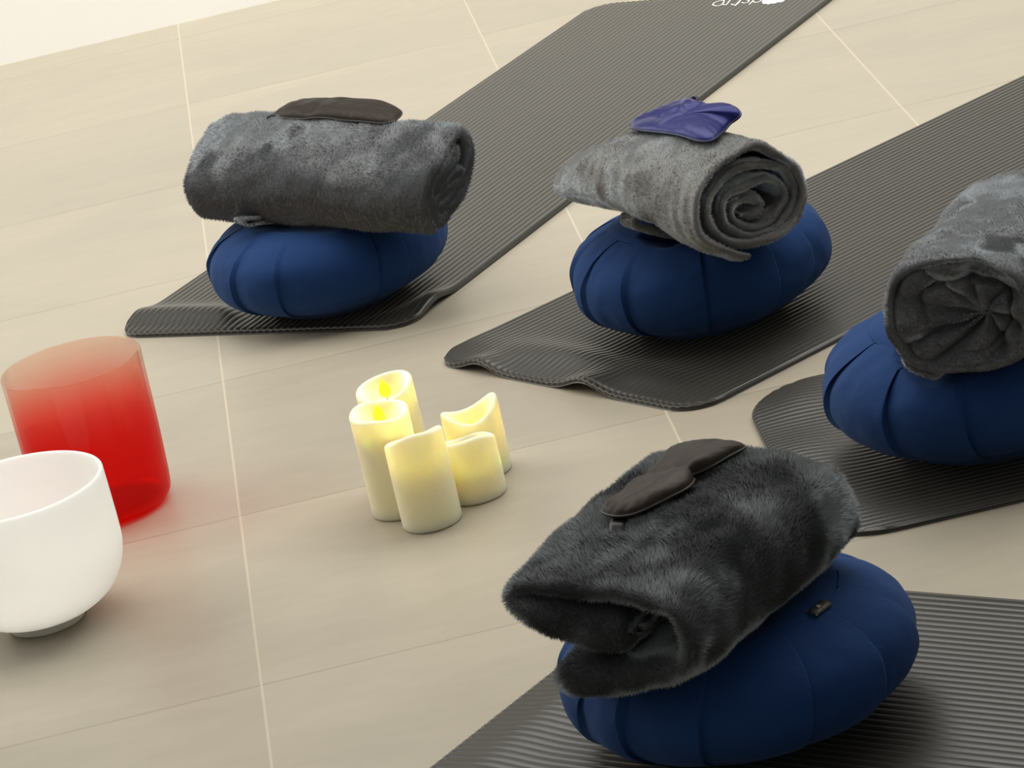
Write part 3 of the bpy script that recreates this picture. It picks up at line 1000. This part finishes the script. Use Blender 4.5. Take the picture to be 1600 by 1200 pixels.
def sewn_label(z):
    X, Y = z['c']
    ang = math.atan2(3.5369 - Y, 0.4298 - X)
    er = np.array([math.cos(ang), math.sin(ang), 0])
    et = np.array([-er[1], er[0], 0])
    up = np.array([0, 0, 1.0])
    base = np.array([X, Y, z['zt'] + 0.0038]) + er * (z['re'] - 0.004)
    down = er * 0.93 - up * 0.30
    nrm = np.cross(et, down)
    nrm = nrm if nrm[2] > 0 else -nrm
    W, D = 0.030, 0.0135

    def pt(a, b, c):
        """a along the label, b out from the seam, c above the cloth"""
        a, b, c = np.broadcast_arrays(np.asarray(a, float), b, c)
        return base + a[..., None] * et + b[..., None] * down + (c + 0.0012 * np.sin(np.clip(b / D, 0, 1) * PI))[..., None] * nrm
    g = np.linspace(-1, 1, 13)
    h = np.linspace(0, 1, 9)
    A, B = np.meshgrid(g * W / 2, h * D, indexing='ij')
    top, bot = pt(A, B, 0.0012).reshape(-1, 3), pt(A, B, 0.0003).reshape(-1, 3)
    Fg = grid_quads(13, 9)
    idx = np.arange(117).reshape(13, 9)
    ring = np.concatenate([idx[0, :], idx[1:, -1], idx[-1, -2::-1], idx[-2:0:-1, 0]])
    r2 = np.roll(ring, -1)
    V = np.vstack([top, bot])
    Fq = np.vstack([Fg, Fg[:, ::-1] + 117, np.stack([ring, ring + 117, r2 + 117, r2], 1)])
    lab = mesh_obj('care_label', V, outward(V, Fq), M_LABEL, z['root'])
    lab['label'] = 'small black woven label'

    def bar(a0, a1, b0, b1):
        a = np.array([a0, a1, a1, a0, a0, a1, a1, a0])
        b = np.array([b0, b0, b1, b1, b0, b0, b1, b1])
        c = np.array([0.0011] * 4 + [0.0015] * 4)
        return pt(a, b, c), np.array([(0, 3, 2, 1), (4, 5, 6, 7), (0, 1, 5, 4), (1, 2, 6, 5), (2, 3, 7, 6), (3, 0, 4, 7)])
    # round emblem: ring, stem and two leaves
    t = np.linspace(0, 2 * PI, 40, endpoint=False)
    parts = []
    TV, TF = tube(pt(0.0022 * np.cos(t), 0.0052 + 0.0022 * np.sin(t), 0.0013), 0.00035, 6, closed=True)
    parts.append((TV, TF))
    for x0, y0, x1, y1 in ((0, 0.0036, 0, 0.0070), (0, 0.0050, -0.0014, 0.0042), (0, 0.0050, 0.0014, 0.0042), (0, 0.0060, -0.0015, 0.0054), (0, 0.0060, 0.0015, 0.0054)):
        TV, TF = tube(pt(np.array([x0, x1]), np.array([y0, y1]), 0.0013), 0.0003, 6)
        parts.append((TV, TF))
    V, Fq = join(parts)
    mesh_obj('round_emblem', V, Fq, M_THREAD, lab)
    # a line of tiny woven letters, too small to read
    parts = []
    rng = np.random.default_rng(4)
    x = -0.0088
    while x < 0.0088:
        if not -0.0018 < x < -0.0008:
            k = rng.integers(0, 3)
            parts.append(bar(x, x + 0.0003, 0.0090, 0.0108))
            parts.append(bar(x, x + 0.0010, *((0.0090, 0.0093), (0.0097, 0.0100), (0.0105, 0.0108))[k]))
            if k != 1:
                parts.append(bar(x + 0.0008, x + 0.0011, 0.0090, 0.0108))
        x += 0.0016
    V, Fq = join(parts)
    mesh_obj('woven_text', V, Fq, M_THREAD, lab)
    V, Fq = bar(-W / 2, -W / 2 + 0.0010, 0.0, D)
    mesh_obj('label_edge', V, Fq, M_THREAD, lab)


sewn_label(ZF[3])

# ------------------------------------------------------------------ blankets as objects
GB = 'rolled blankets on the cushions'
r = thing('rolled_blanket', (F1[0], F1[1], 0.15), 'charcoal plush blanket rolled up sideways on the far left cushion, black mask on top', 'blanket', GB)
plush('blanket_roll', B1[0], B1[1], M_PLUSH_LIT, r, 101, keep=B1[6], dens=34e4, length=0.006, width=0.0013, nk=0.75, bias=(-0.1, 0.5, 0.15), low=(0.215, 0.262, (0.0, -0.9, -0.45)), patches=[((-0.0574, 5.53, 0.284), 0.021, (0.4, -3.0, -1.6))])
plush('hem_fold', K1[0], K1[1], M_PLUSH_LIT, r, 111, dens=34e4, length=0.0045, width=0.0013)
r1 = r
r = thing('rolled_blanket', (F2[0], F2[1], 0.15), 'lighter grey velvety blanket roll with spiral end, under the navy eye mask', 'blanket', GB)
plush('blanket_roll', B2[0], B2[1], M_PLUSH_L, r, 102, keep=B2[6], dens=34e4, length=0.004, width=0.0013)
plush('hem_fold', K2[0], K2[1], M_PLUSH_L, r, 112, dens=34e4, length=0.004, width=0.0013)
r2 = r
r = thing('rolled_blanket', (F3[0], F3[1], 0.15), 'charcoal plush blanket roll with gathered pleated end, at the right edge of the picture', 'blanket', GB)
plush('blanket_roll', B3[0], B3[1], M_PLUSH_LIT, r, 103, dens=60e4, length=0.0034, width=0.0011, nk=0.95, flow=0.06, bias=(-0.1, 0.5, 0.1), low=(0.22, 0.275, (0.0, -0.5, -0.4)))
plush('hem_fold', K3[0], K3[1], M_PLUSH_LIT, r, 113, dens=40e4, length=0.0045, width=0.0012)
r = thing('rolled_blanket', (F4[0], F4[1], 0.15), 'fluffy charcoal blanket folded flat with open end, nearest the camera, black mask on top', 'blanket', GB)
plush('blanket_roll', B4[0], B4[1], M_PLUSH, r, 104, keep=B4[6], dens=70e4, length=0.0075, width=0.0010)


# ------------------------------------------------------------------ eye masks
def eye_mask(outline, hm, T, mat, trim, label, zc, seed, wr=0.0012, creases=()):
    """outline: (x, y, z) of the sewn edge; zc: height of the middle of the pad"""
    o = closed_spline(outline, 160)
    c = o.mean(0)
    m, n = 30, 160
    q = np.linspace(0.0, 1, m) ** 0.8
    P = c[:2] + q[:, None, None] * (o[:, :2] - c[:2])[None]
    Q = P.reshape(-1, 2)
    hb = hm.get(hm.sm, np.hstack([Q, np.zeros((len(Q), 1))]), -9).reshape(m, n) + 0.007
    hz = zc + (o[:, 2] - zc)[None] * (q[:, None] ** 1.3)
    hz = np.maximum(hz, hb)
    for _ in range(14):                                   # a stuffed pad bridges small dips
        hz = (hz + np.roll(hz, 1, 1) + np.roll(hz, -1, 1) + np.vstack([hz[:1], hz[:-1]]) + np.vstack([hz[1:], hz[-1:]])) / 5
    hz[0] = hz[0].mean()
    th = T * np.sqrt(np.clip(1 - q ** 3.4, 0, 1))[:, None] * np.ones((1, n))
    P3 = np.concatenate([P, np.zeros((m, n, 1))], 2).reshape(-1, 3)
    A = np.linspace(0, 2 * PI, n, endpoint=False)
    gather = np.sin(A * 31 + 3 * np.sin(A * 3))[None] * (0.5 + 0.5 * np.sin(A * 2 + seed))[None] * (q[:, None] ** 5)
    w = wr * (vnoise(P3, 0.028, seed).reshape(m, n) * 1.4 + 0.8 * gather)
    for (x0, y0, x1, y1, wd, h) in creases:               # soft folds across the pad
        dx, dy = x1 - x0, y1 - y0
        L = math.hypot(dx, dy)
        t = ((P[..., 0] - x0) * dx + (P[..., 1] - y0) * dy) / L
        s_ = ((P[..., 0] - x0) * dy - (P[..., 1] - y0) * dx) / L
        w += h * np.exp(-(s_ / wd) ** 2) * sstep(-0.01, 0.01, t) * (1 - sstep(L - 0.01, L + 0.01, t))
    w *= np.clip(th / T, 0, 1)
    top = np.dstack([P, hz + 0.2 * T + th * 0.72 + w])
    bot = np.dstack([P, hz + 0.2 * T - th * 0.2])
    V = np.vstack([top.reshape(-1, 3), bot.reshape(-1, 3)])
    Ft = grid_quads(m, n, wrap_m=True)
    Fq = np.vstack([Ft, Ft[:, ::-1] + m * n])
    Fq = outward(V, Fq)
    root = thing('eye_mask', (c[0], c[1], float(hz.mean())), label, 'eye mask', 'satin eye masks')
    mesh_obj('pad', V, Fq, mat, root)
    edge = np.hstack([o[:, :2], (hz[-1] + 0.2 * T)[:, None]])
    TV, TF = tube(edge, 0.0016, 8, closed=True)
    mesh_obj('piping', TV, outward(TV, TF), trim, root)
    return root, edge


def ribbon(path, wdir, width, t, name, mat, parent):
    """flat band along a path, width along wdir"""
    P = catmull(np.asarray(path, float)[:, [0, 1, 2]], 40) if False else np.asarray(path, float)
    u = np.linspace(0, 1, len(P))
    uu = np.linspace(0, 1, 40)
    P = np.stack([np.interp(uu, u, P[:, k]) for k in range(3)], 1)
    for _ in range(6):
        P[1:-1] = (P[:-2] + P[2:] + 2 * P[1:-1]) / 4
    T = np.gradient(P, axis=0)
    T /= np.linalg.norm(T, axis=1)[:, None]
    W = np.asarray(wdir, float)
    W = W / np.linalg.norm(W)
    Nn = np.cross(T, W)
    Nn /= np.linalg.norm(Nn, axis=1)[:, None]
    cs = [(-1, -1), (-0.5, -1.3), (0.5, -1.3), (1, -1), (1, 1), (0.5, 1.3), (-0.5, 1.3), (-1, 1)]
    V = np.stack([P + a * width / 2 * W + b * t / 2 * Nn for a, b in cs], 1)
    k = len(cs)
    Fq = grid_quads(40, k, wrap_m=True)
    caps = []
    for r in (0, 39):
        for i in range(3):
            f4 = (r * k + i, r * k + i + 1, r * k + k - 2 - i, r * k + k - 1 - i)
            caps.append(f4)
    Fq = np.vstack([Fq, np.array(caps)])
    return mesh_obj(name, V.reshape(-1, 3), outward(V.reshape(-1, 3), Fq), mat, parent)


E3 = [(0.2203, 3.605, 0.288), (0.2268, 3.587, 0.288), (0.239, 3.576, 0.289), (0.2555, 3.571, 0.289), (0.291, 3.574, 0.291), (0.3131, 3.5843, 0.292), (0.3239, 3.6071, 0.292), (0.321, 3.6235, 0.292), (0.351, 3.633, 0.293), (0.3835, 3.655, 0.294), (0.391, 3.672, 0.295), (0.3842, 3.698, 0.295), (0.3664, 3.72, 0.295), (0.3387, 3.727, 0.295), (0.3107, 3.71, 0.295), (0.2828, 3.669, 0.294), (0.2577, 3.6468, 0.293), (0.2363, 3.617, 0.291)]
e3, ed3 = eye_mask(E3, ZF[3]['hm'], 0.021, M_SATIN_B, M_TRIM, 'black satin eye mask with nose notch on the nearest fluffy blanket', 0.295, 51, wr=0.0016,
                   creases=[(0.318, 3.628, 0.270, 3.655, 0.011, -0.0065), (0.335, 3.665, 0.378, 3.688, 0.008, -0.004), (0.245, 3.60, 0.285, 3.605, 0.006, -0.002)])
ribbon([(0.236, 3.588, 0.297), (0.231, 3.574, 0.295), (0.228, 3.566, 0.288), (0.232, 3.570, 0.282)], (0.87, -0.49, 0), 0.017, 0.0016, 'strap', M_TRIM, e3)
E2 = [(0.4644, 5.0083, 0.314), (0.4634, 4.9751, 0.315), (0.4767, 4.9357, 0.317), (0.5133, 4.8796, 0.313), (0.5406, 4.836, 0.311), (0.5609, 4.8346, 0.313), (0.5879, 4.8864, 0.316), (0.606, 4.887, 0.326), (0.6065, 4.90, 0.334), (0.595, 4.925, 0.337), (0.5755, 4.945, 0.334), (0.565, 4.968, 0.334), (0.551, 4.989, 0.339), (0.528, 4.998, 0.336), (0.499, 5.004, 0.330), (0.4718, 5.014, 0.320)]
e2, ed2 = eye_mask(E2, ZF[1]['hm'], 0.017, M_SATIN_N, M_TRIM_N, 'shiny navy satin eye mask on the lighter grey roll', 0.325, 52, wr=0.0014,
                   creases=[(0.570, 4.955, 0.495, 4.925, 0.007, 0.0035), (0.550, 4.975, 0.530, 4.93, 0.006, 0.003), (0.55, 4.94, 0.50, 4.955, 0.007, -0.003)])
ribbon([(0.549, 4.984, 0.339), (0.555, 4.991, 0.341), (0.561, 4.990, 0.342), (0.564, 4.984, 0.341), (0.560, 4.977, 0.339)], (0.2, 0.2, 0.95), 0.008, 0.0016, 'strap', M_TRIM_N, e2)
E1 = [(-0.0280, 5.6020, 0.300), (0.0070, 5.5580, 0.299), (0.0470, 5.5160, 0.298), (0.0900, 5.4750, 0.296), (0.1200, 5.4480, 0.292), (0.1370, 5.4370, 0.290), (0.1540, 5.4480, 0.290), (0.1640, 5.4760, 0.292), (0.1520, 5.5130, 0.295), (0.1300, 5.5400, 0.299), (0.0900, 5.5730, 0.301), (0.0470, 5.6160, 0.302), (0.0140, 5.6380, 0.303), (-0.0180, 5.6310, 0.302)]
e1, ed1 = eye_mask(E1, ZF[0]['hm'], 0.020, M_SATIN_B, M_TRIM, 'black quilted eye mask lying flat on the far left blanket roll', 0.300, 53, wr=0.0022)
ribbon([(-0.018, 5.600, 0.306), (-0.028, 5.606, 0.308), (-0.036, 5.610, 0.306), (-0.035, 5.610, 0.298), (-0.026, 5.606, 0.296)], (0.70, 0.71, 0), 0.016, 0.0016, 'strap', M_TRIM, e1)


# ------------------------------------------------------------------ candles
def candle(x, y, r, h, rim, label, seed, cup=0.026):
    """rim: (amplitude, phase, frequency) waves of the melted edge"""
    root = thing('led_candle', (x, y, 0), label, 'candle', 'cream pillar candles')
    n = 120
    A = np.linspace(0, 2 * PI, n, endpoint=False)
    zr = h + sum(a * np.cos(k * (A - p)) for a, p, k in rim)
    rows = []
    for rr_, zz_ in ((0.001, 0.0), (r * 0.5, 0.0), (r - 0.004, 0.0), (r - 0.0012, 0.001), (r, 0.004)):
        rows.append((np.full(n, rr_), np.full(n, zz_)))
    for t in np.linspace(0.06, 0.985, 26):
        rows.append((np.full(n, r), 0.004 + (zr - 0.008) * t))
    wt = 0.0075
    for al in np.linspace(0, PI, 9):
        rows.append((r - wt / 2 + wt / 2 * np.cos(al), zr - 0.0045 + 0.0045 * np.sin(al)))
    ri = r - wt
    fl = h - cup
    for t in np.linspace(0.12, 1, 10):
        rows.append((np.full(n, ri - 0.005 * t), zr - 0.0045 - (zr - 0.0045 - fl) * t))
    for t in np.linspace(0, 1, 8)[1:]:
        rows.append((np.full(n, max(0.0008, (ri - 0.005) * (1 - t))), np.full(n, fl - 0.002 * t)))
    V = np.array([[(x + a * math.cos(p), y + a * math.sin(p), b) for a, b, p in zip(np.broadcast_to(R_, n), np.broadcast_to(Z_, n), A)] for R_, Z_ in rows]).reshape(-1, 3)
    V[:, :2] += 0.0006 * np.stack([vnoise(V, 0.04, seed), vnoise(V, 0.04, seed + 1)], 1)
    Fq = outward(V, grid_quads(len(rows), n, wrap_m=True))
    mesh_obj('wax_body', V, Fq, M_WAX, root)
    # plastic flame: a flattened teardrop
    k, mm = 22, 26
    t = np.linspace(0, 1, mm)
    rad = 0.0078 * np.sin(PI * t ** 0.72) ** 0.9 + 0.0002
    a2 = np.linspace(0, 2 * PI, k, endpoint=False)
    zz = fl + 0.006 + 0.027 * t
    fx = x + rad[:, None] * np.cos(a2) * 1.0 - 0.001 * t[:, None]
    fy = y + rad[:, None] * np.sin(a2) * 0.45
    FV = np.stack([fx, fy, np.broadcast_to(zz[:, None], fx.shape)], -1).reshape(-1, 3)
    fo = mesh_obj('flame', FV, outward(FV, grid_quads(mm, k, wrap_m=True)), M_FLAME, root)
    TV, TF = tube([(x, y, fl - 0.004), (x, y, fl + 0.003), (x + 0.0005, y, fl + 0.0072)], 0.0011, 8)
    mesh_obj('wick', TV, TF, M_TRIM, root)
    ld = bpy.data.lights.new('flame_light', 'POINT')
    ld.energy = 0.62
    ld.color = (1.0, 0.80, 0.34)
    ld.shadow_soft_size = 0.004
    lo = bpy.data.objects.new('flame_light', ld)
    COL.objects.link(lo)
    lo.location = (x, y, fl + 0.024)
    lo.parent = root
    lo.matrix_parent_inverse = root.matrix_world.inverted()
    return root


candle(0.0536, 4.4878, 0.0400, 0.124, [(0.013, -1.25, 1), (0.0015, 0.3, 3)], 'cream pillar candle standing in front of the cluster, its flame hidden', 61, 0.040)
candle(0.0178, 4.5586, 0.0395, 0.144, [(0.004, 2.2, 1), (0.0015, 0.3, 3)], 'lit cream pillar candle at the left of the cluster with flame in its cup', 62, 0.024)
candle(0.0335, 4.6375, 0.0395, 0.150, [(0.008, 1.0, 1), (0.002, 0.0, 2)], 'tallest cream pillar candle at the back of the cluster with lit flame', 63, 0.024)
candle(0.1203, 4.5479, 0.0405, 0.082, [(0.010, -1.7, 1), (0.002, 1.0, 3)], 'shortest wide cream candle right of the front candle', 64, 0.036)
candle(0.1375, 4.6280, 0.0400, 0.092, [(0.009, 0.1, 2), (0.005, -0.2, 1)], 'cream candle at the far right of the cluster with pointed wavy rim', 65, 0.050)


# ------------------------------------------------------------------ bowls
def lathe(profile, cx, cy, n=160):
    P = np.array(profile)
    A = np.linspace(0, 2 * PI, n, endpoint=False)
    V = np.stack([cx + P[:, :1] * np.cos(A), cy + P[:, :1] * np.sin(A), np.broadcast_to(P[:, 1:], (len(P), n))], -1).reshape(-1, 3)
    return V, outward(V, grid_quads(len(P), n, wrap_m=True))


def bowl_profile(outer, t):
    """outer: (r, z) from base centre to rim; returns a closed wall of thickness t with a rounded lip"""
    O = catmull(outer, 90)
    tg = np.gradient(O, axis=0)
    tg /= np.linalg.norm(tg, axis=1)[:, None]
    nr = np.stack([-tg[:, 1], tg[:, 0]], 1)
    I = O + nr * t
    I[:, 0] = np.maximum(I[:, 0], 0.0008)
    mid = (O[-1] + I[-1]) / 2
    lip = [mid + (O[-1] - mid) * math.cos(a) + tg[-1] * t / 2 * math.sin(a) for a in np.linspace(0, PI, 9)[1:-1]]
    return np.vstack([O, lip, I[::-1]])


RX, RY = -0.3797, 4.8400
prof = bowl_profile([(0.001, 0.0), (0.05, 0.0), (0.078, 0.002), (0.0895, 0.010), (0.0935, 0.024), (0.0955, 0.06), (0.0975, 0.12), (0.0985, 0.18), (0.0992, 0.2195)], 0.0045)
V, Fq = lathe(prof, 0, 0)
ob = mesh_obj('singing_bowl', V, Fq, M_RED)
ob.location = (RX, RY, 0.0003)
tag(ob, 'tall clear red crystal singing bowl behind the white bowl', 'bowl', 'crystal singing bowls')
WX, WY = -0.4659, 4.4661
wb = thing('singing_bowl', (WX, WY, 0), 'frosted white crystal singing bowl cut by the left edge of the picture', 'bowl', 'crystal singing bowls')
prof = bowl_profile([(0.001, 0.011), (0.03, 0.011), (0.052, 0.0125), (0.075, 0.020), (0.098, 0.036), (0.114, 0.060), (0.1215, 0.085), (0.1228, 0.11), (0.1222, 0.15), (0.1213, 0.1885)], 0.006)
V, Fq = lathe(prof, WX, WY)
mesh_obj('bowl_body', V, Fq, M_WHITE, wb)
V, Fq = lathe([(0.0465, 0.0125), (0.0465, 0.002), (0.0475, 0.0004), (0.050, 0.0004), (0.0512, 0.002), (0.0515, 0.0145)], WX, WY)
mesh_obj('foot_ring', V, Fq, M_FOOT, wb)
